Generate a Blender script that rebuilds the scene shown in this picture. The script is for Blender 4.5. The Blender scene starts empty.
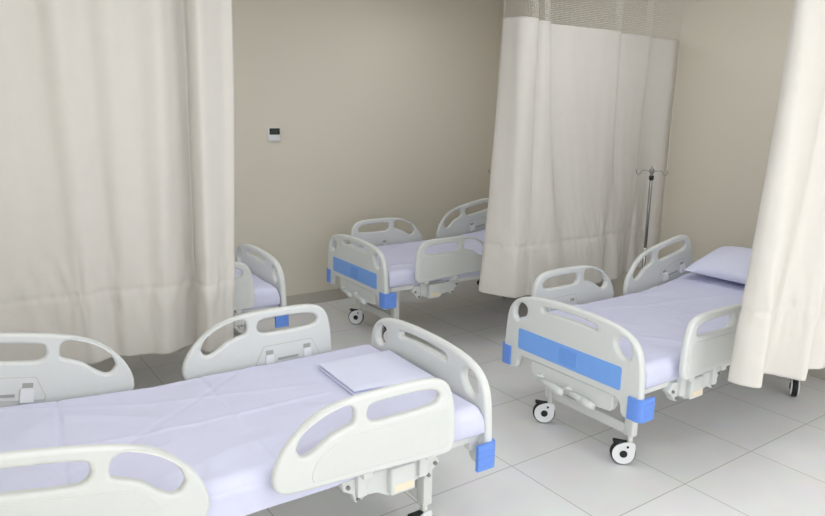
import bpy, bmesh, math, random
from mathutils import Vector, Matrix, noise, geometry
random.seed(4)
C = bpy.context.scene.collection
PI = math.pi

# ------------------------------------------------------------------ materials
def lin(c):
    return tuple((x/12.92 if x <= .04045 else ((x+.055)/1.055)**2.4) for x in [v/255 for v in c])
def mat(name, rgb, rough=.5, spec=.5, metal=0, bump=None, trans=0):
    m = bpy.data.materials.new(name); m.use_nodes = True
    nt = m.node_tree; b = nt.nodes['Principled BSDF']
    b.inputs['Base Color'].default_value = (*lin(rgb), 1)
    b.inputs['Roughness'].default_value = rough
    b.inputs['Metallic'].default_value = metal
    b.inputs['Specular IOR Level'].default_value = spec
    tc = nt.nodes.new('ShaderNodeTexCoord')
    n = nt.nodes.new('ShaderNodeTexNoise'); n.inputs['Scale'].default_value = (bump or (40, 0, 0))[0]
    n.inputs['Detail'].default_value = 3
    nt.links.new(tc.outputs['Object'], n.inputs['Vector'])
    # slight procedural tonal variation of the surface itself
    mx = nt.nodes.new('ShaderNodeMix'); mx.data_type = 'RGBA'
    mx.inputs[6].default_value = (*[x*.97 for x in lin(rgb)], 1); mx.inputs[7].default_value = (*[min(1, x*1.02) for x in lin(rgb)], 1)
    nt.links.new(n.outputs['Fac'], mx.inputs[0]); nt.links.new(mx.outputs[2], b.inputs['Base Color'])
    if bump:
        bp = nt.nodes.new('ShaderNodeBump'); bp.inputs['Strength'].default_value = bump[1]; bp.inputs['Distance'].default_value = bump[2]
        nt.links.new(n.outputs['Fac'], bp.inputs['Height']); nt.links.new(bp.outputs['Normal'], b.inputs['Normal'])
    if trans:
        t = nt.nodes.new('ShaderNodeBsdfTranslucent'); t.inputs['Color'].default_value = (*lin(rgb), 1)
        ms = nt.nodes.new('ShaderNodeMixShader'); ms.inputs[0].default_value = trans
        nt.links.new(b.outputs[0], ms.inputs[1]); nt.links.new(t.outputs[0], ms.inputs[2])
        nt.links.new(ms.outputs[0], nt.nodes['Material Output'].inputs['Surface'])
    return m

PLASTIC = mat('ivory_plastic', (214, 217, 215), .38, .45)
PLASTIC2 = mat('ivory_plastic_panel', (211, 214, 212), .42, .4)
SEAM = mat('grey_seam', (196, 198, 194), .6, .2)
STEEL = mat('white_coated_steel', (222, 223, 220), .4, .4)
BLUE = mat('blue_panel', (122, 170, 240), .35, .45)
BLUE2 = mat('blue_plaque', (112, 160, 233), .4, .4)
BUMPER = mat('blue_bumper', (106, 148, 230), .4, .4)
DARK = mat('black_rubber', (38, 38, 40), .5, .3)
DARKHOLE = mat('grey_slot', (165, 166, 163), .6, .2)
SHEET = mat('lavender_cotton', (212, 214, 236), .9, .1, bump=(9, .35, .02))
SHEET2 = mat('lavender_cotton_folded', (219, 222, 242), .9, .1, bump=(12, .3, .01))
CURTAIN = mat('cream_curtain_cotton', (224, 220, 214), .95, .08, bump=(14, .25, .01), trans=.12)
CHROME = mat('brushed_chrome', (150, 150, 148), .35, .5, metal=1)
WALLM = mat('beige_wall_paint', (220, 214, 199), .75, .2, bump=(160, .05, .002))
CEILM = mat('white_ceiling_paint', (240, 240, 236), .9, .1)
SKIRT = mat('grey_skirting_tile', (186, 181, 170), .4, .4)
WHITEP = mat('white_device_plastic', (230, 232, 234), .4, .4)
SCREEN = mat('dark_display', (34, 38, 36), .25, .5)
DIGIT = mat('display_segments', (96, 104, 98), .4, .3)
CREAM = mat('cream_label', (236, 222, 200), .5, .3)
ALU = mat('aluminium_track', (205, 205, 204), .4, .5, metal=.6)

def mesh_net():
    m = bpy.data.materials.new('honeycomb_net'); m.use_nodes = True
    nt = m.node_tree; b = nt.nodes['Principled BSDF']
    b.inputs['Base Color'].default_value = (*lin((222, 218, 212)), 1); b.inputs['Roughness'].default_value = .9
    uv = nt.nodes.new('ShaderNodeUVMap')
    v = nt.nodes.new('ShaderNodeTexVoronoi'); v.feature = 'F1'; v.inputs['Scale'].default_value = 95; v.inputs['Randomness'].default_value = .12
    nt.links.new(uv.outputs[0], v.inputs['Vector'])
    r = nt.nodes.new('ShaderNodeMath'); r.operation = 'LESS_THAN'; r.inputs[1].default_value = .52
    nt.links.new(v.outputs['Distance'], r.inputs[0])
    t = nt.nodes.new('ShaderNodeBsdfTransparent'); ms = nt.nodes.new('ShaderNodeMixShader')
    nt.links.new(r.outputs[0], ms.inputs[0]); nt.links.new(b.outputs[0], ms.inputs[1]); nt.links.new(t.outputs[0], ms.inputs[2])
    nt.links.new(ms.outputs[0], nt.nodes['Material Output'].inputs['Surface'])
    return m
NET = mesh_net()

TILE = .5782; GX, GY, GA = 2.1678, 2.2691, .0085
def floor_mat():
    m = bpy.data.materials.new('polished_floor_tile'); m.use_nodes = True
    nt = m.node_tree; b = nt.nodes['Principled BSDF']
    tc = nt.nodes.new('ShaderNodeTexCoord'); mp = nt.nodes.new('ShaderNodeMapping'); mp.vector_type = 'TEXTURE'
    mp.inputs['Location'].default_value = (GX, GY, 0); mp.inputs['Rotation'].default_value = (0, 0, GA)
    nt.links.new(tc.outputs['Object'], mp.inputs[0])
    br = nt.nodes.new('ShaderNodeTexBrick'); br.offset = 0; br.squash = 1
    br.inputs['Scale'].default_value = 1; br.inputs['Brick Width'].default_value = TILE; br.inputs['Row Height'].default_value = TILE
    br.inputs['Mortar Size'].default_value = .0022; br.inputs['Mortar Smooth'].default_value = .2
    br.inputs['Color1'].default_value = (*lin((231, 231, 231)), 1); br.inputs['Color2'].default_value = (*lin((234, 234, 235)), 1)
    br.inputs['Mortar'].default_value = (*lin((168, 164, 156)), 1)
    nt.links.new(mp.outputs[0], br.inputs['Vector'])
    n = nt.nodes.new('ShaderNodeTexNoise'); n.inputs['Scale'].default_value = 6; n.inputs['Detail'].default_value = 4
    nt.links.new(tc.outputs['Object'], n.inputs['Vector'])
    mx = nt.nodes.new('ShaderNodeMix'); mx.data_type = 'RGBA'; mx.blend_type = 'MULTIPLY'; mx.inputs[0].default_value = .12
    nt.links.new(br.outputs['Color'], mx.inputs[6]); nt.links.new(n.outputs['Color'], mx.inputs[7])
    nt.links.new(mx.outputs[2], b.inputs['Base Color'])
    b.inputs['Roughness'].default_value = .34; b.inputs['Specular IOR Level'].default_value = .45
    return m
FLOORM = floor_mat()
def emis(name, s, rgb=(255, 252, 246)):
    m = bpy.data.materials.new(name); m.use_nodes = True; b = m.node_tree.nodes['Principled BSDF']
    b.inputs['Emission Color'].default_value = (*lin(rgb), 1); b.inputs['Emission Strength'].default_value = s
    return m

# ------------------------------------------------------------------ helpers
def obj(name, data, m=None, parent=None, loc=None):
    if isinstance(data, bmesh.types.BMesh):
        me = bpy.data.meshes.new(name); data.to_mesh(me); data.free()
    else: me = data
    o = bpy.data.objects.new(name, me); C.objects.link(o)
    if m and not me.materials: me.materials.append(m)
    if parent: o.parent = parent
    if loc: o.location = loc
    return o
def thing(name, label, cat, loc=(0, 0, 0), rz=0, group=None):
    o = bpy.data.objects.new(name, None); C.objects.link(o); o.empty_display_size = .1
    o.location = loc; o.rotation_euler = (0, 0, rz); tag(o, label, cat, group); return o
def tag(o, label, cat, group=None):
    o['label'] = label; o['category'] = cat
    if group: o['group'] = group
def struct(o): o['kind'] = 'structure'; return o
def smooth(bm, ang=40):
    for f in bm.faces: f.smooth = True
    a = math.radians(ang)
    for e in bm.edges:
        if len(e.link_faces) == 2 and e.calc_face_angle(0) > a: e.smooth = False
def box(bm, lo, hi, bev=0, M=None, seg=2):
    r = bmesh.ops.create_cube(bm, size=1)
    vs = r['verts']
    for v in vs: v.co = Vector([(lo[i]+hi[i])/2+v.co[i]*(hi[i]-lo[i]) for i in range(3)])
    if bev:
        es = list({e for v in vs for e in v.link_edges})
        q = bmesh.ops.bevel(bm, geom=es, offset=bev, segments=seg, affect='EDGES', profile=.5)
        vs = list({v for f in q['faces'] for v in f.verts} | {v for v in vs if v.is_valid})
    if M:
        for v in vs: v.co = M @ v.co
    return vs
def tube(bm, pts, r, n=10, cap=True):
    pts = [Vector(p) for p in pts]; rings = []
    rs = r if isinstance(r, (list, tuple)) else [r]*len(pts)
    up = None
    for i, p in enumerate(pts):
        d = (pts[min(i+1, len(pts)-1)]-pts[max(i-1, 0)]).normalized()
        if up is None: up = d.orthogonal().normalized()
        up = (up-d*up.dot(d)); up = up.normalized() if up.length > 1e-6 else d.orthogonal().normalized()
        s = d.cross(up)
        rings.append([bm.verts.new(p+rs[i]*(math.cos(2*PI*k/n)*up+math.sin(2*PI*k/n)*s)) for k in range(n)])
    for a, b in zip(rings, rings[1:]):
        for k in range(n): bm.faces.new((a[k], a[(k+1) % n], b[(k+1) % n], b[k]))
    if cap:
        bm.faces.new(list(reversed(rings[0]))); bm.faces.new(rings[-1])
def disc(bm, c, axis, r, t, n=28, bev=.0):
    a = Vector(axis).normalized(); c = Vector(c)
    if bev: tube(bm, [c-a*t/2, c-a*(t/2-bev*.3), c-a*(t/2-bev), c+a*(t/2-bev), c+a*(t/2-bev*.3), c+a*t/2], [r-bev, r-bev*.3, r, r, r-bev*.3, r-bev], n)
    else: tube(bm, [c-a*t/2, c+a*t/2], r, n)
def cr(pts, k=6, closed=True):
    """Catmull-Rom through 2D or 3D points"""
    P = [Vector(p) for p in pts]; n = len(P); out = []
    rng = range(n) if closed else range(n-1)
    for i in rng:
        if closed: a, b, c, d = P[i-1], P[i], P[(i+1) % n], P[(i+2) % n]
        else: a, b, c, d = P[max(i-1, 0)], P[i], P[i+1], P[min(i+2, n-1)]
        for j in range(k):
            t = j/k
            out.append(.5*((2*b)+(c-a)*t+(2*a-5*b+4*c-d)*t*t+(3*b-a-3*c+d)*t**3))
    if not closed: out.append(P[-1])
    return out
def inside(p, lp):
    r = False; n = len(lp)
    for i in range(n):
        a, b = lp[i], lp[i-1]
        if (a[1] > p[1]) != (b[1] > p[1]) and p[0] < (b[0]-a[0])*(p[1]-a[1])/(b[1]-a[1])+a[0]: r = not r
    return r
def plate(loops, half, bev, fn, seg=5):
    """solid plate from 2D outline + holes, rounded edges; fn maps (x, y, depth) to 3D"""
    bm = bmesh.new(); caps = {1: [], -1: []}; sharp = []
    L2 = []
    for k, lp in enumerate(loops):
        lp = [Vector((p[0], p[1])) for p in lp]
        lp = [p for i, p in enumerate(lp) if (p-lp[i-1]).length > 1e-6]
        A = sum(lp[i-1].x*lp[i].y-lp[i].x*lp[i-1].y for i in range(len(lp)))
        if (A > 0) != (k == 0): lp.reverse()                      # outline ccw, holes cw: material on the left
        n = len(lp); nor = []
        for i in range(n):
            a, b, c = lp[i-1], lp[i], lp[(i+1) % n]
            d1, d2 = (b-a).normalized(), (c-b).normalized(); n1, n2 = Vector((-d1.y, d1.x)), Vector((-d2.y, d2.x))
            m = n1+n2; m = m.normalized() if m.length > 1e-6 else n1
            nor.append(m/max(.5, m.dot(n1)))
        rings = []
        for sg in (-1, 1):
            for q in range(seg+1):
                t = q/seg*PI/2
                if sg < 0: off, z = bev*(1-math.sin(t)), -(half-bev)-bev*math.cos(t)
                else: off, z = bev*(1-math.cos(t)), (half-bev)+bev*math.sin(t)
                rings.append([bm.verts.new((*(p+m*off), z)) for p, m in zip(lp, nor)])
        for R0, R1 in zip(rings, rings[1:]):
            for i in range(n): bm.faces.new((R0[i], R0[(i+1) % n], R1[(i+1) % n], R1[i]))
        caps[-1].append(rings[0]); caps[1].append(rings[-1])
    for sg in (-1, 1):
        vs = [v for r in caps[sg] for v in r]; co = [v.co.xy for v in vs]; ed = []; st = 0
        for r in caps[sg]:
            n = len(r); ed += [(st+i, st+(i+1) % n) for i in range(n)]; st += n
        res = geometry.delaunay_2d_cdt(co, ed, [], 0, 1e-7)
        polys = [[v.co.xy for v in r] for r in caps[sg]]; mp = [o[0] if o else None for o in res[3]]
        for f in res[2]:
            c = sum((res[0][i] for i in f), Vector((0, 0)))/len(f)
            if not inside(c, polys[0]) or any(inside(c, h) for h in polys[1:]): continue
            idx = [mp[i] for i in f]
            if None in idx or len(set(idx)) < 3: continue
            try: bm.faces.new([vs[i] for i in idx])
            except ValueError: pass
        for r in caps[sg]:
            for i in range(len(r)):
                e = bm.edges.get((r[i-1], r[i]))
                if e: sharp.append(e)
    for v in bm.verts: v.co = Vector(fn(*v.co))
    bmesh.ops.recalc_face_normals(bm, faces=bm.faces)
    smooth(bm, 35)
    for e in sharp: e.smooth = False
    return bm
def rrect(x0, y0, x1, y1, r, n=5):
    out = []
    for cx, cy, a in ((x1-r, y1-r, 0), (x0+r, y1-r, 90), (x0+r, y0+r, 180), (x1-r, y0+r, 270)):
        out += [Vector((cx+r*math.cos(math.radians(a+90*i/n)), cy+r*math.sin(math.radians(a+90*i/n)))) for i in range(n+1)]
    return out
def copy_tree(o, parent=None):
    c = o.copy(); C.objects.link(c)
    if parent: c.parent = parent
    for ch in list(o.children): copy_tree(ch, c)
    return c

# ------------------------------------------------------------------ bed parts (u = foot to head, v across, z up)
RAIL = [(.262, .512), (.225, .522), (.212, .56), (.212, .62), (.216, .68), (.226, .735), (.25, .785), (.30, .812), (.37, .82), (.48, .822), (.59, .82),
        (.66, .814), (.73, .799), (.79, .772), (.845, .732), (.885, .687), (.91, .64), (.918, .60), (.908, .568), (.88, .548), (.82, .54), (.6, .53), (.4, .519)]
HOLE = [(.832, .678), (.834, .70), (.80, .748), (.735, .783), (.67, .795), (.636, .785), (.628, .755), (.637, .727), (.675, .717), (.72, .702), (.76, .676), (.797, .659), (.82, .661)]
SLOT = [(.58, .74), (.578, .762), (.555, .781), (.43, .783), (.33, .777), (.292, .76), (.285, .74), (.30, .722), (.35, .715), (.44, .713), (.54, .714), (.568, .722)]
FACE = [(.258, .548), (.248, .60), (.25, .675), (.275, .692), (.40, .692), (.56, .69), (.66, .688), (.71, .672), (.76, .64), (.785, .60), (.785, .572), (.765, .562), (.6, .556), (.4, .546)]
def rail_parts(kind, side):
    """returns list of (name, bmesh, material, label, children) for one guard rail; kind foot/head, side -1/+1"""
    V0 = .495*side
    def at(depth): return V0+depth
    def uz(x, y):
        return (x, y) if kind == 'foot' else (2.03-x, y)
    fn = lambda x, y, d: (uz(x, y)[0], V0+d, uz(x, y)[1])
    body = plate([cr(RAIL, 5), list(reversed(cr(HOLE, 5))), list(reversed(cr(SLOT, 5)))], .017, .0125, fn)
    fo = lambda x, y, d: (uz(x, y)[0], V0+side*.0165+d, uz(x, y)[1])
    outer = plate([cr(FACE, 4)], .003, .002, fo)
    fi = lambda x, y, d: (uz(x, y)[0], V0-side*.0165+d, uz(x, y)[1])
    TR = [(.285, .56), (.279, .575), (.318, .652), (.325, .656), (.55, .656), (.559, .652), (.597, .575), (.593, .56)]
    TRs = [(.290, .564), (.284, .576), (.320, .649), (.327, .652), (.548, .652), (.556, .648), (.592, .576), (.588, .564)]
    seam = plate([[Vector(p) for p in TR]], .0025, .0005, fi)
    inner = plate([[Vector(p) for p in TRs]], .0035, .001, fi)
    out = [('side_rail', body, PLASTIC), ('outer_panel', outer, PLASTIC2), ('panel_seam', seam, SEAM), ('latch_panel', inner, PLASTIC)]
    for k, x in enumerate((.345, .53)):
        b = bmesh.new()
        for (x0, y0, x1, y1, d) in ((x-.02, .562, x+.02, .612, .010),):
            box(b, (0, 0, 0), (1, 1, 1), .0)
            for v in b.verts:
                v.co = Vector((uz(x0+(x1-x0)*v.co.x, 0)[0], V0-side*(.018+.012*v.co.y), y0+(y1-y0)*v.co.z))
        bmesh.ops.bevel(b, geom=b.edges[:], offset=.003, segments=2, affect='EDGES')
        bmesh.ops.recalc_face_normals(b, faces=b.faces); smooth(b)
        out.append(('release_latch', b, WHITEP))
        b = bmesh.new(); box(b, (0, 0, 0), (1, 1, 1))
        for v in b.verts: v.co = Vector((uz(x-.018+.036*v.co.x, 0)[0], V0-side*(.0185+.002*v.co.y), .613+.02*v.co.z))
        bmesh.ops.recalc_face_normals(b, faces=b.faces)
        out.append(('latch_recess', b, DARKHOLE))
    b = bmesh.new(); box(b, (0, 0, 0), (1, 1, 1))
    for v in b.verts: v.co = Vector((uz(.39+.10*v.co.x, 0)[0], V0-side*(.0185+.0025*v.co.y), .578+.012*v.co.z))
    bmesh.ops.recalc_face_normals(b, faces=b.faces)
    out.append(('grip_slot', b, DARKHOLE))
    return out
RAILMESH = {}
for kind in ('foot', 'head'):
    for side in (-1, 1):
        L = []
        for nm, bm, m in rail_parts(kind, side):
            me = bpy.data.meshes.new(nm); bm.to_mesh(me); bm.free(); me.materials.append(m); L.append((nm, me))
        RAILMESH[kind, side] = L

HALF = [(0, .783), (.10, .781), (.20, .775), (.28, .764), (.345, .747), (.395, .718), (.428, .676), (.445, .62), (.453, .55), (.458, .47), (.46, .40), (.458, .355), (.445, .338), (.40, .336), (.365, .342), (.348, .36), (.342, .39), (.325, .413), (.29, .42), (.1, .42)]
BOARD = [(x, y) for x, y in HALF] + [(-x, y) for x, y in reversed(HALF[1:])]
CH = [(.374, .655), (.366, .69), (.345, .712), (.315, .716), (.29, .703), (.284, .678), (.298, .648), (.322, .626), (.348, .622), (.368, .633)]
CH = [(.342+(x-.33)*1.06, .668+(y-.668)*1.05) for x, y in CH]
def bslot():
    top = [(x, .744-.35*x*x) for x in (-.165, -.11, -.05, 0, .05, .11, .165)]
    bot = [(x, .716-.25*x*x) for x in (.175, .11, .05, 0, -.05, -.11, -.175)]
    return top+[(.18, .724)]+bot+[(-.18, .724)]
def plain(bm, nm, m):
    me = bpy.data.meshes.new(nm); bm.to_mesh(me); bm.free(); me.materials.append(m); return me
BM = {}
BM['board'] = plain(plate([cr(BOARD, 4), list(reversed(cr(CH, 5))), list(reversed(cr([(-x, y) for x, y in CH], 5))), cr(bslot(), 3)], .019, .014, lambda x, y, d: (d, x, y)), 'foot_board', PLASTIC)
BM['panel'] = plain(plate([rrect(-.345, .463, .345, .578, .012)], .0215, .0015, lambda x, y, d: (d, x, y)), 'blue_panel', BLUE)
BM['plaque'] = plain(plate([rrect(-.075, .478, .045, .562, .006)], .0225, .0005, lambda x, y, d: (d, x, y)), 'plaque', BLUE2)
def bumper(s):
    pts = [(.068, .474), (-.010, .474), (-.020, .468), (-.027, .455), (-.030, .44), (-.030, .398), (-.019, .398), (-.018, .448), (-.008, .457), (.068, .457)]
    b = bmesh.new(); lo = [b.verts.new((u, s*v, .350)) for u, v in pts]; hi = [b.verts.new((u, s*v, .457)) for u, v in pts]
    n = len(pts)
    for i in range(n): b.faces.new((lo[i], lo[(i+1) % n], hi[(i+1) % n], hi[i]))
    b.faces.new(lo); b.faces.new(hi)
    bmesh.ops.recalc_face_normals(b, faces=b.faces)
    # horizontal grip ribs on the outer side
    for z in (.375, .403, .431): box(b, (-.005, s*.4745-.0015, z-.004), (.063, s*.4745+.0015, z+.004), .001)
    smooth(b, 50); return b
for s in (-1, 1): BM['bumper', s] = plain(bumper(s), 'corner_bumper', BUMPER)
def frame():
    b = bmesh.new()
    for s in (-1, 1): box(b, (.06, s*.400-.015, .448), (2.06, s*.400+.015, .484), .006)
    for u in (.075, .18, .62, 1.05, 1.5, 1.80, 2.045): box(b, (u-.015, -.386, .450), (u+.015, .386, .478), .004)
    for s in (-1, 1):
        for u0, u1 in ((.012, .06), (2.06, 2.085)): box(b, (u0, s*.39-.02, .41), (u1, s*.39+.02, .478), .004)
    smooth(b); return b
BM['frame'] = plain(frame(), 'bed_frame', STEEL)
def legmesh(s):
    b = bmesh.new(); box(b, (-.022, s*.275-.025, .155), (.022, s*.275+.025, .452), .005); smooth(b); return b
for s in (-1, 1): BM['leg', s] = plain(legmesh(s), 'leg', STEEL)
b = bmesh.new(); box(b, (-.018, -.251, .158), (.018, .251, .213), .005); smooth(b); BM['bar'] = plain(b, 'cross_bar', STEEL)
# caster: axle along local x, trails along -y
b = bmesh.new(); tube(b, [(0, 0, .118), (0, 0, .165)], .014, 14); tube(b, [(0, 0, .112), (0, 0, .122)], .022, 16)
box(b, (-.017, -.04, .085), (.017, .012, .116), .006); smooth(b); BM['caster'] = plain(b, 'caster', STEEL)
b = bmesh.new(); disc(b, (0, -.03, .0625), (1, 0, 0), .0625, .032, 32, .007); smooth(b, 50); BM['wheel'] = plain(b, 'wheel', DARK)
COV = [(.055*math.cos(math.radians(a)), .055*math.sin(math.radians(a))) for a in range(110, 361-0, 20)] + [(.056, .02), (.053, .055), (.03, .062), (.004, .060)]
BM['cover', 1] = plain(plate([cr(COV, 3)], .004, .002, lambda x, y, d: (.0195+d, -.03+x, .0625+y)), 'wheel_cover', WHITEP)
BM['cover', -1] = plain(plate([cr(COV, 3)], .004, .002, lambda x, y, d: (-.0195+d, -.03+x, .0625+y)), 'wheel_cover', WHITEP)
for s in (-1, 1):
    b = bmesh.new(); disc(b, (s*.0245, -.03, .0625), (1, 0, 0), .019, .006, 20, .002); smooth(b); BM['hub', s] = plain(b, 'hub_cap', DARK)
    b = bmesh.new(); disc(b, (s*.0245, -.012, .101), (1, 0, 0), .006, .004, 12); BM['axle', s] = plain(b, 'pin', DARK)
b = bmesh.new(); box(b, (-.016, -.098, .108), (.016, -.03, .122), .004, Matrix.Rotation(math.radians(-8), 4, 'X') @ Matrix.Translation((0, 0, -.004))); box(b, (-.014, -.030, .098), (.014, .0, .121), .004); smooth(b); BM['pedal'] = plain(b, 'brake_pedal', DARK)
# crank housing and cranks under the foot board
HS = [(.25, .425), (.25, .37), (.235, .345), (.20, .334), (0, .328), (-.22, .328), (-.285, .335), (-.30, .36), (-.30, .425)]
BM['housing'] = plain(plate([[Vector(p) for p in HS]], .022, .006, lambda x, y, d: (.012+d, x, y)), 'crank_housing', PLASTIC)
def crank(v0, v1):
    b = bmesh.new(); s = 1 if v1 > v0 else -1
    disc(b, (-.022, v0, .352), (1, 0, 0), .02, .03, 18, .004)
    tube(b, [(-.034, v0, .352), (-.036, (v0+v1)/2, .345), (-.038, v1-s*.03, .34)], [.012, .017, .014], 12)
    tube(b, [(-.036, v1-s*.085, .346), (-.04, v1-s*.07, .343), (-.042, v1-s*.03, .340), (-.042, v1, .339)], [.012, .020, .021, .015], 14)
    smooth(b, 60); return b
BM['crank', 0] = plain(crank(.17, -.02), 'crank_handle', PLASTIC); BM['crank', 1] = plain(crank(-.03, -.22), 'crank_handle', PLASTIC)
# rail mechanism
ARM = [(.25, .47), (.225, .43), (.255, .405), (.275, .375), (.292, .372), (.297, .395), (.33, .385), (.37, .362), (.455, .358), (.50, .385), (.545, .39), (.575, .372), (.59, .375), (.60, .41), (.635, .43), (.645, .47)]
def mech(kind, s):
    f = (lambda u: u) if kind == 'foot' else (lambda u: 2.03-u)
    bm = plate([[Vector(p) for p in ARM]], .022, .006, lambda x, y, d: (f(x), s*.415+d, y))
    for u in (.31, .57):     # arms reaching up to the guard rail
        a, c = sorted((f(u-.02), f(u+.02))); y0, y1 = sorted((s*.44, s*.497))
        box(bm, (a, min(s*.42, s*.455), .40), (c, max(s*.42, s*.455), .50), .005)
        box(bm, (a, y0, .49), (c, y1, .528), .005)
    return bm
def mechbox(kind, s):
    f = (lambda u: u) if kind == 'foot' else (lambda u: 2.03-u)
    b = bmesh.new(); a, c = sorted((f(.355), f(.46))); y0, y1 = sorted((s*.425, s*.468)); box(b, (a, y0, .372), (c, y1, .478), .009, seg=3); smooth(b); return b
def mechlabel(kind, s):
    f = (lambda u: u) if kind == 'foot' else (lambda u: 2.03-u)
    b = bmesh.new(); a, c = sorted((f(.365), f(.445))); y0, y1 = sorted((s*.4675, s*.4695)); box(b, (a, y0, .385), (c, y1, .412)); return b
def mechbolt(kind, s, k):
    f = (lambda u: u) if kind == 'foot' else (lambda u: 2.03-u)
    u, z = ((.28, .39), (.58, .388), (.25, .43), (.62, .445))[k]
    b = bmesh.new(); disc(b, (f(u), s*.44, z), (0, 1, 0), .0075, .012, 10); return b
for k in ('foot', 'head'):
    for s in (-1, 1):
        BM['mech', k, s] = plain(mech(k, s), 'rail_bracket', PLASTIC); BM['mbox', k, s] = plain(mechbox(k, s), 'lock_box', PLASTIC)
        BM['mlab', k, s] = plain(mechlabel(k, s), 'paper_label', CREAM); BM['mbolt', k, s] = [plain(mechbolt(k, s, q), 'pivot_bolt', CHROME) for q in range(4)]

def mattress(tilt, seed, creases, half=.448, piv=1.0, hangflat=False):
    """sheet covered mattress bent at the backrest hinge"""
    b = bmesh.new(); ta = math.radians(tilt)
    U0, U1, ZB, ZT = .027, 1.99, .4855, .605
    nu, R = 260, .045
    sec = []                                                     # cross-section (v, z) closed loop
    ztop = ZT; cv = half-R
    for i in range(8): a = PI/2*i/7; sec.append((cv+R*math.sin(PI/2-a) if False else cv+R*math.cos(PI/2-a)-0, ztop-R+R*math.sin(PI/2-a)))
    right = sec                                                  # from top to side
    prof = [(-v, z) for v, z in reversed(right)]
    top = [(-cv+2*cv*i/110, ztop) for i in range(1, 110)]
    loop = prof+top+right
    loop += [(half, .54), (half, ZB+.018), (half-.018, ZB), (0, ZB), (-half+.018, ZB), (-half, ZB+.018), (-half, .54)]
    n = len(loop); rings = []
    for i in range(nu+1):
        t = i/nu; u = U0+(U1-U0)*t
        e = min(u-U0, U1-u); sh = 0
        if e < .03: sh = .03-math.sqrt(max(0, .03**2-(.03-e)**2))
        ring = []
        for v, z in loop:
            zz = z; vv = v
            if z > .53:
                zz = z-sh; w = (z-.53)/.075
                nz = noise.noise(Vector((u*3.1+seed, v*3.7, seed)))*.0035+noise.noise(Vector((u*9, v*9+seed, 2.)))*.0022
                rw = abs(noise.noise(Vector((u*2.2+v*2.4+seed*3, v*1.6-u*.7, seed*.7))))
                nz += .006*max(0, .12-rw)/.12
                for (a0, a1, c0, h, wd) in creases:               # fold ridges pressed into the sheet
                    d = abs(a0*u+a1*v-c0)/math.hypot(a0, a1)
                    nz += h*math.exp(-(d/wd)**2)
                if hangflat: nz *= 1-.85*max(0, min(1, (.52-u)/.08))   # pressed flat under the folded linen
                zz += nz*w
            else:
                vv += math.copysign(.006*noise.noise(Vector((u*7, seed, v*3))), v) if abs(v) > .4 else 0
            if abs(v) > half-.005: vv += math.copysign(.007*noise.noise(Vector((u*6+seed, z*9, 3.)))-.002, v)
            uu = u; 
            if u > piv:                                           # bend with a soft radius
                L = u-piv; a = ta*min(1, L/.3)
                if L < .3: th = ta*L/.3*.5; du, dz = L*math.cos(th), L*math.sin(th)
                else: du, dz = .3*math.cos(ta*.5)+(L-.3)*math.cos(ta), .3*math.sin(ta*.5)+(L-.3)*math.sin(ta)
                hz = zz-ZB
                uu = piv+du-hz*math.sin(a); zz = ZB+dz+hz*math.cos(a)
            ring.append(b.verts.new((uu, vv, zz)))
        rings.append(ring)
    for A, B_ in zip(rings, rings[1:]):
        for k in range(n): b.faces.new((A[k], A[(k+1) % n], B_[(k+1) % n], B_[k]))
    b.faces.new(rings[0]); b.faces.new(rings[-1])
    bmesh.ops.recalc_face_normals(b, faces=b.faces); smooth(b, 60); return b
def overhang(tilt):
    b = bmesh.new(); ta = math.radians(tilt); rows = []; n = 110
    for i in range(n+1):
        u = .55+1.35*i/n; rise = max(0, u-1.1)*math.sin(ta); row = []
        fade = min(1, i/12)
        for j in range(9):
            z = .575-(.575-.478-.014*(1-fade))*j/8
            v = .4545+.004*noise.noise(Vector((u*5, j*.25, 3.)))+.003*j/8
            if j == 0: v = .444
            row.append((u-rise*(z-.48)*.4, v, z+rise))
        rows.append(row)
    F = [[b.verts.new(p) for p in r] for r in rows]; G = [[b.verts.new((p[0], p[1]-.0025, p[2])) for p in r] for r in rows]
    for i in range(n):
        for j in range(8):
            b.faces.new((F[i][j], F[i+1][j], F[i+1][j+1], F[i][j+1])); b.faces.new((G[i][j], G[i][j+1], G[i+1][j+1], G[i+1][j]))
    for i in range(n):
        for j in (0, 8): b.faces.new((F[i][j], F[i+1][j], G[i+1][j], G[i][j]))
    for j in range(8):
        for i in (0, n): b.faces.new((F[i][j], F[i][j+1], G[i][j+1], G[i][j]))
    bmesh.ops.recalc_face_normals(b, faces=b.faces); smooth(b, 60); return b
def mbase(tilt):
    b = bmesh.new(); ta = math.radians(tilt)
    box(b, (.06, -.40, .474), (1.0, .40, .485), .003)
    M = Matrix.Translation((1.0, 0, .4795)) @ Matrix.Rotation(-ta, 4, 'Y')
    box(b, (.30, -.40, -.006), (1.0, .40, .003), .002, Matrix.Translation((0, 0, -.3*math.sin(ta*.5))) @ M); smooth(b); return b

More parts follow.
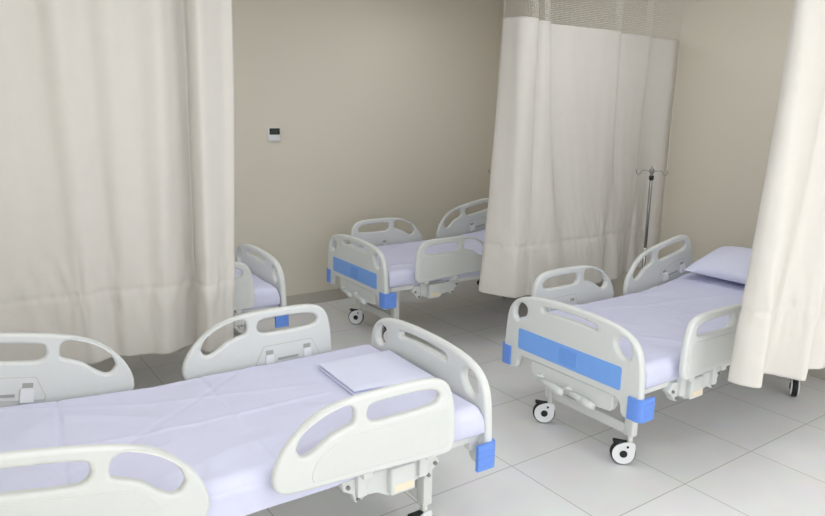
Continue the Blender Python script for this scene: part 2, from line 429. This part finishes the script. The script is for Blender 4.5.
def part(nm, me, parent, label=None, loc=None, rot=None):
    o = bpy.data.objects.new(nm, me); C.objects.link(o); o.parent = parent
    if loc: o.location = loc
    if rot: o.rotation_euler = rot
    if label: o['label'] = label
    return o
def make_bed(label, loc, rz, tilt, rtilt, seed, creases, caster_dirs, lean=0, hang=False, hs=(0, 0)):
    t = thing('hospital_bed', label, 'bed', loc, rz, 'hospital beds of the ward')
    part('bed_frame', BM['frame'], t)
    for nm, u, sgn in (('foot_board', 0, 1), ('head_board', 2.09, -1)):
        f = part(nm, BM['board'], t, loc=(u, 0, 0), rot=(0, 0, 0 if sgn > 0 else PI))
        p = part('inlay_panel', BM['panel'], f, 'blue inlay panel')
        if sgn > 0: part('plaque', BM['plaque'], f, 'slightly darker blue plaque')
        for s in (-1, 1): part('corner_bumper', BM['bumper', s], f, 'blue corner bumper')
    h = part('crank_housing', BM['housing'], t)
    part('crank_handle', BM['crank', 0], h); part('crank_handle', BM['crank', 1], h)
    k = 0
    for u in (.18, 1.78):
        part('cross_bar', BM['bar'], t, loc=(u, 0, 0))
        for s in (-1, 1):
            part('leg', BM['leg', s], t, loc=(u, 0, 0))
            c = part('caster', BM['caster'], t, loc=(u, s*.275, 0), rot=(0, 0, math.radians(caster_dirs[k]))); k += 1
            part('wheel', BM['wheel'], c, 'black wheel'); part('wheel_cover', BM['cover', 1], c); part('wheel_cover', BM['cover', -1], c)
            
            for q in (1, -1): part('hub_cap', BM['hub', q], c, 'black hub cap'); part('swivel_pin', BM['axle', q], c, 'black swivel pin')
            part('brake_pedal', BM['pedal'], c, 'black brake pedal')
    for kind in ('foot', 'head'):
        for s in (-1, 1):
            L = RAILMESH[kind, s]
            r = part(L[0][0], L[0][1], t)
            if lean: r.location.z += -s*lean
            if kind == 'head':                                    # turned up with the backrest
                a = math.radians(rtilt); M = Matrix.Translation((1.05, 0, .45)) @ Matrix.Rotation(-a, 4, 'Y') @ Matrix.Translation((-1.05, 0, -.45))
                r.location = M.to_translation()+Vector((hs[0], 0, hs[1]-s*lean)); r.rotation_euler = M.to_euler()
            for nm, me in L[1:]: part(nm, me, r)
            m = part('rail_bracket', BM['mech', kind, s], t)
            part('lock_box', BM['mbox', kind, s], m); part('paper_label', BM['mlab', kind, s], m, 'cream paper label'); 
            for me in BM['mbolt', kind, s]: part('pivot_bolt', me, m)
    part('mattress_deck', plain(mbase(tilt), 'mattress_deck', STEEL), t)
    if hang: part('sheet_overhang', plain(overhang(tilt), 'sheet_overhang', SHEET), t, 'edge of the lavender sheet hanging over the frame')
    part('mattress', plain(mattress(tilt, seed, creases, hangflat=hang), 'mattress', SHEET), t, 'mattress in a pale lavender sheet')
    return t

bedR = make_bed('adjustable bed with white pillow and blue foot panel, at right behind the nearest curtain', (2.497, 2.245, 0), 0.0, 7.5, 11, 1.3,
                [(1, 0, .9, .004, .006), (.3, 1, .35, .003, .006)], (229, 229, 300, 250), hs=(-.05, -.018))
bedM = make_bed('adjustable bed with blue foot panel by the back wall, its head behind the middle curtain', (2.483, 4.382, 0), -.023, 6, 10, 5.7,
                [(1, 0, .7, .003, .006)], (232, 232, 250, 250))
bedN = make_bed('adjustable bed nearest the camera, flat lavender sheet, with folded linen at its foot end', (1.656, 2.316, 0), -3.1526, 5, 10, 9.2,
                [(0, 1, .005, .005, .009), (1, .02, .858, -.004, .010), (1, -.08, 1.45, -.006, .008), (1, -1.25, 1.20, -.003, .012), (.25, 1, .02, .003, .012)], (60, 100, 40, 60), lean=.012, hang=True, hs=(.03, -.022))
bedL = make_bed('adjustable bed mostly hidden behind the left curtain, only its foot end showing', (1.715, 4.394, 0), -3.166, 6, 10, 12.9,
                [(1, 0, .8, .003, .006)], (60, 60, 60, 60))

# ------------------------------------------------------------------ linen lying on the beds
def bed_point(o, u, v, z):
    c, s = math.cos(o.rotation_euler.z), math.sin(o.rotation_euler.z)
    return (o.location.x+u*c-v*s, o.location.y+u*s+v*c, z)
def folded():
    b = bmesh.new()
    q = [(.40, -.245), (.41, .10), (.05, .15), (.035, -.235)]         # corners in bed coordinates
    def lay(z0, z1, ins, sd):
        n = 22; g = []
        for side in (1, 0):
            rows = []
            for i in range(n+1):
                row = []
                for j in range(n+1):
                    s, t = i/n, j/n
                    s2, t2 = ins+(1-2*ins)*s, ins+(1-2*ins)*t
                    x = (1-s2)*((1-t2)*q[0][0]+t2*q[1][0])+s2*((1-t2)*q[3][0]+t2*q[2][0])
                    y = (1-s2)*((1-t2)*q[0][1]+t2*q[1][1])+s2*((1-t2)*q[3][1]+t2*q[2][1])
                    e = min(i, j, n-i, n-j)
                    z = (z1+.0025*noise.noise(Vector((x*9, y*9, sd)))-(.006 if e == 0 else .0015 if e == 1 else 0)) if side else z0+(.003 if e == 0 else 0)
                    row.append(b.verts.new((x, y, z)))
                rows.append(row)
            g.append(rows)
        T, B_ = g
        for i in range(n):
            for j in range(n):
                b.faces.new((T[i][j], T[i+1][j], T[i+1][j+1], T[i][j+1])); b.faces.new((B_[i][j], B_[i][j+1], B_[i+1][j+1], B_[i+1][j]))
        for R0, R1 in ((T[0], B_[0]), (T[n], B_[n]), ([r[0] for r in T], [r[0] for r in B_]), ([r[n] for r in T], [r[n] for r in B_])):
            for k in range(n): b.faces.new((R0[k], R0[k+1], R1[k+1], R1[k]))
    lay(.6075, .620, 0, 1.); lay(.6222, .636, .008, 4.)
    bmesh.ops.recalc_face_normals(b, faces=b.faces); smooth(b, 50)
    for v in b.verts: v.co.z -= .0
    return b
fs = obj('folded_sheet', folded(), SHEET2); fs.location = bedN.location; fs.rotation_euler = bedN.rotation_euler
tag(fs, 'folded lavender sheet lying on the foot end of the nearest bed', 'folded sheet')
def pillow():
    b = bmesh.new(); n = 28; LX, LY, H = .22, .33, .078
    def f(s, t): return max(0, (1-abs(s)**2.6)*(1-abs(t)**3.0))**.55
    g = []
    for sg in (1, -1):
        rows = []
        for i in range(n+1):
            s = -1+2*i/n; row = []
            for j in range(n+1):
                t = -1+2*j/n
                k = 1-.06*(1-abs(t)**2)*abs(s)**4; k2 = 1-.05*(1-abs(s)**2)*abs(t)**4
                z = sg*H*f(s, t)*(1.0 if sg > 0 else .55)+.003*noise.noise(Vector((s*2.5, t*2.5, 7.*sg)))*f(s, t)
                row.append(b.verts.new((s*LX*k, t*LY*k2, z)))
            rows.append(row)
        g.append(rows)
    T, B_ = g
    for i in range(n):
        for j in range(n):
            b.faces.new((T[i][j], T[i+1][j], T[i+1][j+1], T[i][j+1])); b.faces.new((B_[i][j], B_[i][j+1], B_[i+1][j+1], B_[i+1][j]))
    bmesh.ops.remove_doubles(b, verts=b.verts, dist=.0015)
    bmesh.ops.recalc_face_normals(b, faces=b.faces); smooth(b, 80); return b
pw = obj('pillow', pillow(), SHEET2); pw.location = bed_point(bedR, 1.68, .05, .768); pw.rotation_euler = (0, -math.radians(15), 0)
tag(pw, 'plump lavender pillow at the head of the right bed', 'pillow')

# ------------------------------------------------------------------ curtains
def curtain(label, top, bot, z0, seed, group, zseam=2.29, ztop=2.70, k=14, hem=.335, weave=.006, drop=0):
    T, B_ = cr([(*p, 0) for p in top], k, False), cr([(*p, 0) for p in bot], k, False)
    n = len(T); nz = 150
    def surf(lo, hi, steps, nm, m, parent=None):
        b = bmesh.new(); uvl = b.loops.layers.uv.new('UVMap'); rows = []; arc = [0]
        for i in range(1, n): arc.append(arc[-1]+(T[i]-T[i-1]).length)
        for j in range(steps+1):
            z = lo+(hi-lo)*j/steps; w = min(1, max(0, (z-z0)/(ztop-z0))); ww = 1-(1-w)**1.6
            row = []
            for i in range(n):
                p = B_[i].lerp(T[i], ww)
                d = (B_[min(i+1, n-1)]-B_[max(i-1, 0)]).normalized(); nn = Vector((d.y, -d.x, 0))
                o = weave*noise.noise(Vector((arc[i]*5+seed, z*1.1, seed)))+weave*.55*noise.noise(Vector((arc[i]*13, z*3.2+seed, 1.)))*(1.3-w)
                if nm != 'net_header':
                    if z < z0+hem: o += .0012
                    dz = abs(z-(z0+hem)); o -= .0048*math.exp(-(dz/.012)**2)*(1+noise.noise(Vector((arc[i]*40, 0, seed))))
                    o += .009*noise.noise(Vector((arc[i]*22, z*8, seed+4)))*math.exp(-((z-z0-hem)/.18)**2)
                if arc[i] < .16 and nm != 'net_header': o += .004*noise.noise(Vector((arc[i]*8, z*16, seed)))*math.exp(-((arc[i]-.10)/.04)**2)
                zz = z+(.006*noise.noise(Vector((arc[i]*4, seed, 0))) if j == 0 and nm != 'net_header' else 0)
                fr = i/(n-1)*drop
                zz -= fr*((z-z0)/(zseam-z0) if nm != 'net_header' else min(1, (ztop-z)/(ztop-zseam)))
                row.append(b.verts.new((p.x+nn.x*o, p.y+nn.y*o, zz)))
            rows.append(row)
        for j in range(steps):
            for i in range(n-1):
                f = b.faces.new((rows[j][i], rows[j][i+1], rows[j+1][i+1], rows[j+1][i]))
                for l, (a, c) in zip(f.loops, ((i, j), (i+1, j), (i+1, j+1), (i, j+1))): l[uvl].uv = (arc[a], lo+(hi-lo)*c/steps)
        for f in b.faces: f.smooth = True
        o = obj(nm, b, m, parent); 
        if nm != 'net_header':
            s = o.modifiers.new('thickness', 'SOLIDIFY'); s.thickness = .0018
        return o
    c = surf(z0, zseam, nz, 'privacy_curtain', CURTAIN); tag(c, label, 'curtain', group)
    h = surf(zseam-.004, ztop, 8, 'net_header', NET, c); h['label'] = 'see-through net along the top of the curtain'
    return c
GRP = 'cream privacy curtains between the beds'
mid_b = [(2.93, 3.47), (2.895, 3.41), (2.925, 3.30), (2.965, 3.185), (3.02, 3.165), (3.10, 3.175), (3.13, 3.15), (3.25, 3.16), (3.34, 3.14), (3.50, 3.165), (3.66, 3.15), (3.78, 3.15), (3.86, 3.19), (3.98, 3.165), (4.06, 3.20), (4.20, 3.27), (4.28, 3.25), (4.41, 3.32), (4.52, 3.27), (4.61, 3.30), (4.69, 3.34)]
mid_t = [(3.01, 3.40), (2.97, 3.37), (2.975, 3.29), (2.985, 3.23), (3.04, 3.20), (3.11, 3.215), (3.105, 3.27), (3.17, 3.225), (3.23, 3.24), (3.22, 3.29), (3.45, 3.27), (3.75, 3.25), (3.92, 3.24), (3.91, 3.30), (4.03, 3.275), (4.25, 3.25), (4.26, 3.31), (4.40, 3.27), (4.52, 3.25), (4.61, 3.28), (4.69, 3.325)]
curtain('middle cream curtain with net top, hanging between the two right-hand beds', mid_t, mid_b, .53, 2.2, GRP, drop=.045)
left_b = [(-.66, 3.38), (-.5, 3.45), (-.33, 3.36), (-.15, 3.44), (.03, 3.38), (.18, 3.43), (.34, 3.41), (.44, 3.38), (.50, 3.37), (.58, 3.40), (.64, 3.37), (.74, 3.36), (.81, 3.31), (.88, 3.35), (.955, 3.40), (.985, 3.40), (.965, 3.31), (.985, 3.225), (1.04, 3.24), (1.09, 3.28), (1.135, 3.30), (1.15, 3.35)]
left_t = [(-.66, 3.36), (-.5, 3.40), (-.33, 3.34), (-.15, 3.40), (.03, 3.36), (.16, 3.30), (.25, 3.37), (.36, 3.38), (.45, 3.33), (.56, 3.36), (.66, 3.32), (.76, 3.35), (.86, 3.31), (.93, 3.34), (.99, 3.39), (1.01, 3.38), (1.0, 3.32), (1.03, 3.26), (1.09, 3.28), (1.16, 3.31), (1.215, 3.31), (1.225, 3.34)]
curtain('wide cream curtain at far left, hanging behind the nearest bed', left_t, left_b, .53, 6.1, GRP)
right_b = [(2.82, 1.58), (2.79, 1.56), (2.79, 1.50), (2.825, 1.445), (2.88, 1.465), (3.0, 1.53), (3.045, 1.47), (3.08, 1.39), (3.13, 1.40), (3.22, 1.45), (3.30, 1.41), (3.39, 1.43), (3.5, 1.49), (3.65, 1.42), (3.8, 1.48), (4.0, 1.42), (4.2, 1.48), (4.4, 1.43), (4.68, 1.46)]
right_t = [(2.92, 1.535), (2.88, 1.525), (2.855, 1.495), (2.87, 1.46), (2.95, 1.43), (3.05, 1.42), (3.14, 1.475), (3.25, 1.40), (3.31, 1.40), (3.39, 1.46), (3.47, 1.42), (3.55, 1.40), (3.65, 1.46), (3.75, 1.42), (3.9, 1.46), (4.05, 1.41), (4.25, 1.46), (4.45, 1.42), (4.68, 1.45)]
curtain('bright cream curtain at the right edge, hanging in front of the right bed', right_t, right_b, .56, 11.4, GRP)

# ------------------------------------------------------------------ IV poles
def iv_pole(label, x, y, h, rz):
    t = thing('iv_pole', label, 'iv stand', (x, y, 0), rz, 'drip stands beside the beds')
    b = bmesh.new(); tube(b, [(0, 0, .09), (0, 0, .78)], .0125, 14); smooth(b); obj('lower_tube', b, CHROME, t)
    b = bmesh.new(); tube(b, [(0, 0, .78), (0, 0, h)], .0105, 12); smooth(b); obj('upper_tube', b, CHROME, t)
    b = bmesh.new(); disc(b, (0, 0, .78), (0, 0, 1), .019, .045, 16, .004); disc(b, (.028, 0, .78), (1, 0, 0), .012, .03, 12, .003); smooth(b); obj('height_knob', b, ALU, t)
    b = bmesh.new(); disc(b, (0, 0, h), (0, 0, 1), .016, .03, 16, .004); tube(b, [(0, 0, h), (0, 0, h+.03)], [.01, .006], 10); smooth(b); obj('top_collar', b, CHROME, t)
    b = bmesh.new(); disc(b, (0, 0, h-.045), (0, 0, 1), .016, .03, 14, .004); smooth(b); obj('clamp_ring', b, DARK, t)
    for k in range(4):
        a = PI/2*k; d = Vector((math.cos(a), math.sin(a), 0)); P = []
        for r, z in ((.0, -.006), (.05, .004), (.09, .006), (.115, -.008), (.125, -.03), (.14, -.043), (.16, -.035), (.168, -.01), (.162, .012)):
            P.append(d*r*.6+Vector((0, 0, h+z*.6)))
        b = bmesh.new(); tube(b, cr(P, 4, False), .0034, 8); smooth(b, 70); obj('hook', b, CHROME, t)
    b = bmesh.new(); disc(b, (0, 0, .085), (0, 0, 1), .028, .03, 18, .005); smooth(b); obj('base_hub', b, CHROME, t)
    for k in range(5):
        a = 2*PI*k/5; d = Vector((math.cos(a), math.sin(a), 0))
        b = bmesh.new(); tube(b, [d*.02+Vector((0, 0, .083)), d*.09+Vector((0, 0, .075)), d*.155+Vector((0, 0, .058))], [.011, .010, .009], 10); smooth(b)
        l = obj('base_leg', b, CHROME, t)
        b = bmesh.new(); s = Vector((-d.y, d.x, 0)); disc(b, d*.155+Vector((0, 0, .025)), s, .025, .02, 18, .004); tube(b, [d*.155+Vector((0, 0, .03)), d*.155+Vector((0, 0, .06))], .006, 8); smooth(b)
        obj('wheel', b, DARK, l)
    return t
iv_pole('slim steel drip stand with four hooks, in front of the middle curtain', 3.99, 2.95, 1.335, .6)
iv_pole('steel drip stand by the back wall, one hook peeking past left edge of middle curtain', 4.46, 5.045, 1.155, 2.55)

# ------------------------------------------------------------------ room shell
X0, X1, Y0, Y1, H = -.75, 4.70, -2.6, 5.40, 2.78
def slab(nm, lo, hi, m): 
    b = bmesh.new(); box(b, lo, hi); return struct(obj(nm, b, m))
slab('floor', (X0-.1, Y0-.1, -.1), (X1+.1, Y1+.1, 0), FLOORM)
slab('ceiling', (X0-.1, Y0-.1, H), (X1+.1, Y1+.1, H+.1), CEILM)
slab('wall_back', (X0-.1, Y1, 0), (X1+.1, Y1+.1, H), WALLM)
slab('wall_right', (X1, Y0-.1, 0), (X1+.1, Y1, H), WALLM)
LY0, LY1, LZ0, LZ1 = -2.4, .2, .75, 2.35
b = bmesh.new()
for lo, hi in (((X0-.1, Y0-.1, 0), (X0, LY0, H)), ((X0-.1, LY1, 0), (X0, Y1, H)), ((X0-.1, LY0, 0), (X0, LY1, LZ0)), ((X0-.1, LY0, LZ1), (X0, LY1, H))): box(b, lo, hi)
struct(obj('wall_left', b, WALLM))
b = bmesh.new()
for i in range(4):
    y = LY0+(LY1-LY0)*i/3; box(b, (X0-.08, y-.025, LZ0), (X0-.02, y+.025, LZ1))
for z in (LZ0+.025, LZ1-.025): box(b, (X0-.08, LY0, z-.025), (X0-.02, LY1, z+.025))
struct(obj('window_2', b, STEEL))
# front wall (behind the camera) with a wide window
WX0, WX1, WZ0, WZ1 = .9, 4.3, .8, 2.4
b = bmesh.new()
for lo, hi in (((X0, Y0-.1, 0), (WX0, Y0, H)), ((WX1, Y0-.1, 0), (X1, Y0, H)), ((WX0, Y0-.1, 0), (WX1, Y0, WZ0)), ((WX0, Y0-.1, WZ1), (WX1, Y0, H))): box(b, lo, hi)
struct(obj('wall_front', b, WALLM))
b = bmesh.new()
for i in range(4):
    x = WX0+(WX1-WX0)*i/3; box(b, (x-.025, Y0-.08, WZ0), (x+.025, Y0-.02, WZ1))
for z in (WZ0+.025, WZ1-.025): box(b, (WX0, Y0-.08, z-.025), (WX1, Y0-.02, z+.025))
struct(obj('window_1', b, STEEL))
def skirting(nm, lo, hi, axis):
    b = bmesh.new(); L = hi[axis]-lo[axis]; n = max(1, round(L/TILE)); g = .002
    for i in range(n):
        l, h_ = list(lo), list(hi); l[axis] = lo[axis]+L*i/n+g/2; h_[axis] = lo[axis]+L*(i+1)/n-g/2
        box(b, l, h_, .002, seg=1)
    return struct(obj(nm, b, SKIRT))
skirting('baseboard_back', (X0, Y1-.012, 0), (X1, Y1, .105), 0)
skirting('baseboard_right', (X1-.012, Y0, 0), (X1, Y1-.012, .105), 1)
skirting('baseboard_left', (X0, Y0, 0), (X0+.012, Y1-.012, .105), 1)

# thermostat on the back wall
t = thing('thermostat', 'small white thermostat with a dark display on the back wall', 'thermostat', (2.283, Y1+.001, 1.508))
b = bmesh.new(); box(b, (-.052, -.022, -.054), (.052, 0, .054), .005); smooth(b); obj('case', b, WHITEP, t)
b = bmesh.new(); box(b, (-.045, -.0245, -.003), (.045, -.0215, .049), .001); s = obj('display', b, SCREEN, t)
b = bmesh.new()
for x0 in (-.034, -.010, .014):
    for lo, hi in (((0, .034), (.016, .037)), ((0, .020), (.016, .023)), ((0, .006), (.016, .009)), ((.014, .022), (.017, .036)), ((0, .008), (.003, .022))):
        box(b, (x0+lo[0], -.0252, lo[1]), (x0+hi[0], -.0243, hi[1]))
obj('digits', b, DIGIT, s)
b = bmesh.new()
for x in (-.027, 0, .027): disc(b, (x, -.0225, -.028), (0, 1, 0), .006, .003, 12)
obj('button', b, WHITEP, t)

# ceiling tracks and lights
def track(label, pts):
    b = bmesh.new()
    for p, q in zip(pts, pts[1:]):
        lo = (min(p[0], q[0])-.012, min(p[1], q[1])-.012, H-.05); hi = (max(p[0], q[0])+.012, max(p[1], q[1])+.012, H-.001)
        box(b, lo, hi, .002)
    o = obj('curtain_track', b, ALU); tag(o, label, 'curtain track', 'ceiling curtain tracks')
track('aluminium ceiling track above the middle curtain', [(2.88, 3.28), (X1-.002, 3.28)])
track('aluminium ceiling track above the left curtain', [(X0+.002, 3.35), (1.22, 3.35)])
track('aluminium ceiling track above the right curtain', [(2.72, 1.43), (X1-.002, 1.43)])
LAMP = emis('lamp_diffuser', 5.0, (246, 250, 255))
def ceiling_light(label, x, y, power):
    t = thing('ceiling_light', label, 'ceiling light', (x, y, H), 0, 'square ceiling panel lights')
    b = bmesh.new()
    for lo, hi in (((-.31, -.31), (.31, -.29)), ((-.31, .29), (.31, .31)), ((-.31, -.29), (-.29, .29)), ((.29, -.29), (.31, .29))): box(b, (*lo, -.03), (*hi, 0))
    obj('lamp_frame', b, STEEL, t)
    b = bmesh.new(); box(b, (-.29, -.29, -.012), (.29, .29, -.004)); obj('diffuser', b, LAMP, t)
    l = bpy.data.lights.new('panel_light', 'AREA'); l.shape = 'SQUARE'; l.size = .56; l.energy = power; l.color = (.955, .968, 1.0)
    o = bpy.data.objects.new('panel_light', l); C.objects.link(o); o.parent = t; o.location = (0, 0, -.035)
P1 = 13
ceiling_light('ceiling panel light over the aisle near the camera', 1.2, .6, P1*.9)
ceiling_light('ceiling panel light over the nearest bed', .5, 2.1, P1*.55)
ceiling_light('ceiling panel light over the right bed', 3.4, 2.3, P1*.6)
ceiling_light('ceiling panel light over the back bed', 3.4, 4.3, P1*.4)
ceiling_light('ceiling panel light by the window', 3.2, -.6, P1*1.1)
ceiling_light('ceiling panel light over the left rear bed', .6, 4.4, P1*1.2)

# daylight through the windows behind and beside the camera
def daylight(loc, rot, sx, sy, e):
    l = bpy.data.lights.new('window_daylight', 'AREA'); l.shape = 'RECTANGLE'; l.size = sx; l.size_y = sy; l.energy = e; l.color = (.945, .965, 1.0)
    o = bpy.data.objects.new('window_daylight', l); C.objects.link(o); o.location = loc; o.rotation_euler = rot
daylight(((WX0+WX1)/2, Y0-.15, (WZ0+WZ1)/2), (PI/2, 0, 0), WX1-WX0, WZ1-WZ0, 80)
daylight((X0-.15, (LY0+LY1)/2, (LZ0+LZ1)/2), (PI/2, 0, -PI/2), LY1-LY0, LZ1-LZ0, 98)
w = bpy.data.worlds.new('World'); bpy.context.scene.world = w; w.use_nodes = True
bg = w.node_tree.nodes['Background']; bg.inputs[0].default_value = (.85, .92, 1, 1); bg.inputs[1].default_value = 1.0

# ------------------------------------------------------------------ camera
cam = bpy.data.cameras.new('camera'); cam.sensor_width = 36; cam.lens = 682.68/825*36; cam.clip_start = .02
co = bpy.data.objects.new('camera', cam); C.objects.link(co)
RT = Vector((0.82691304, -0.56216967, 0.01341982)); UP = Vector((0.10915646, 0.18388097, 0.9768688)); FW = Vector((0.55163366, 0.80632069, -0.21341802))
M = Matrix((RT, UP, -FW)).transposed().to_4x4(); M.translation = (0, 0, 1.7287); co.matrix_world = M
S = bpy.context.scene; S.camera = co
S.view_settings.view_transform = 'Standard'; S.view_settings.look = 'None'; S.view_settings.gamma = 1; S.view_settings.use_curve_mapping = False
S.view_settings.exposure = -0.5
S.cycles.use_denoising = True; S.cycles.max_bounces = 10; S.cycles.diffuse_bounces = 6; S.cycles.transparent_max_bounces = 16
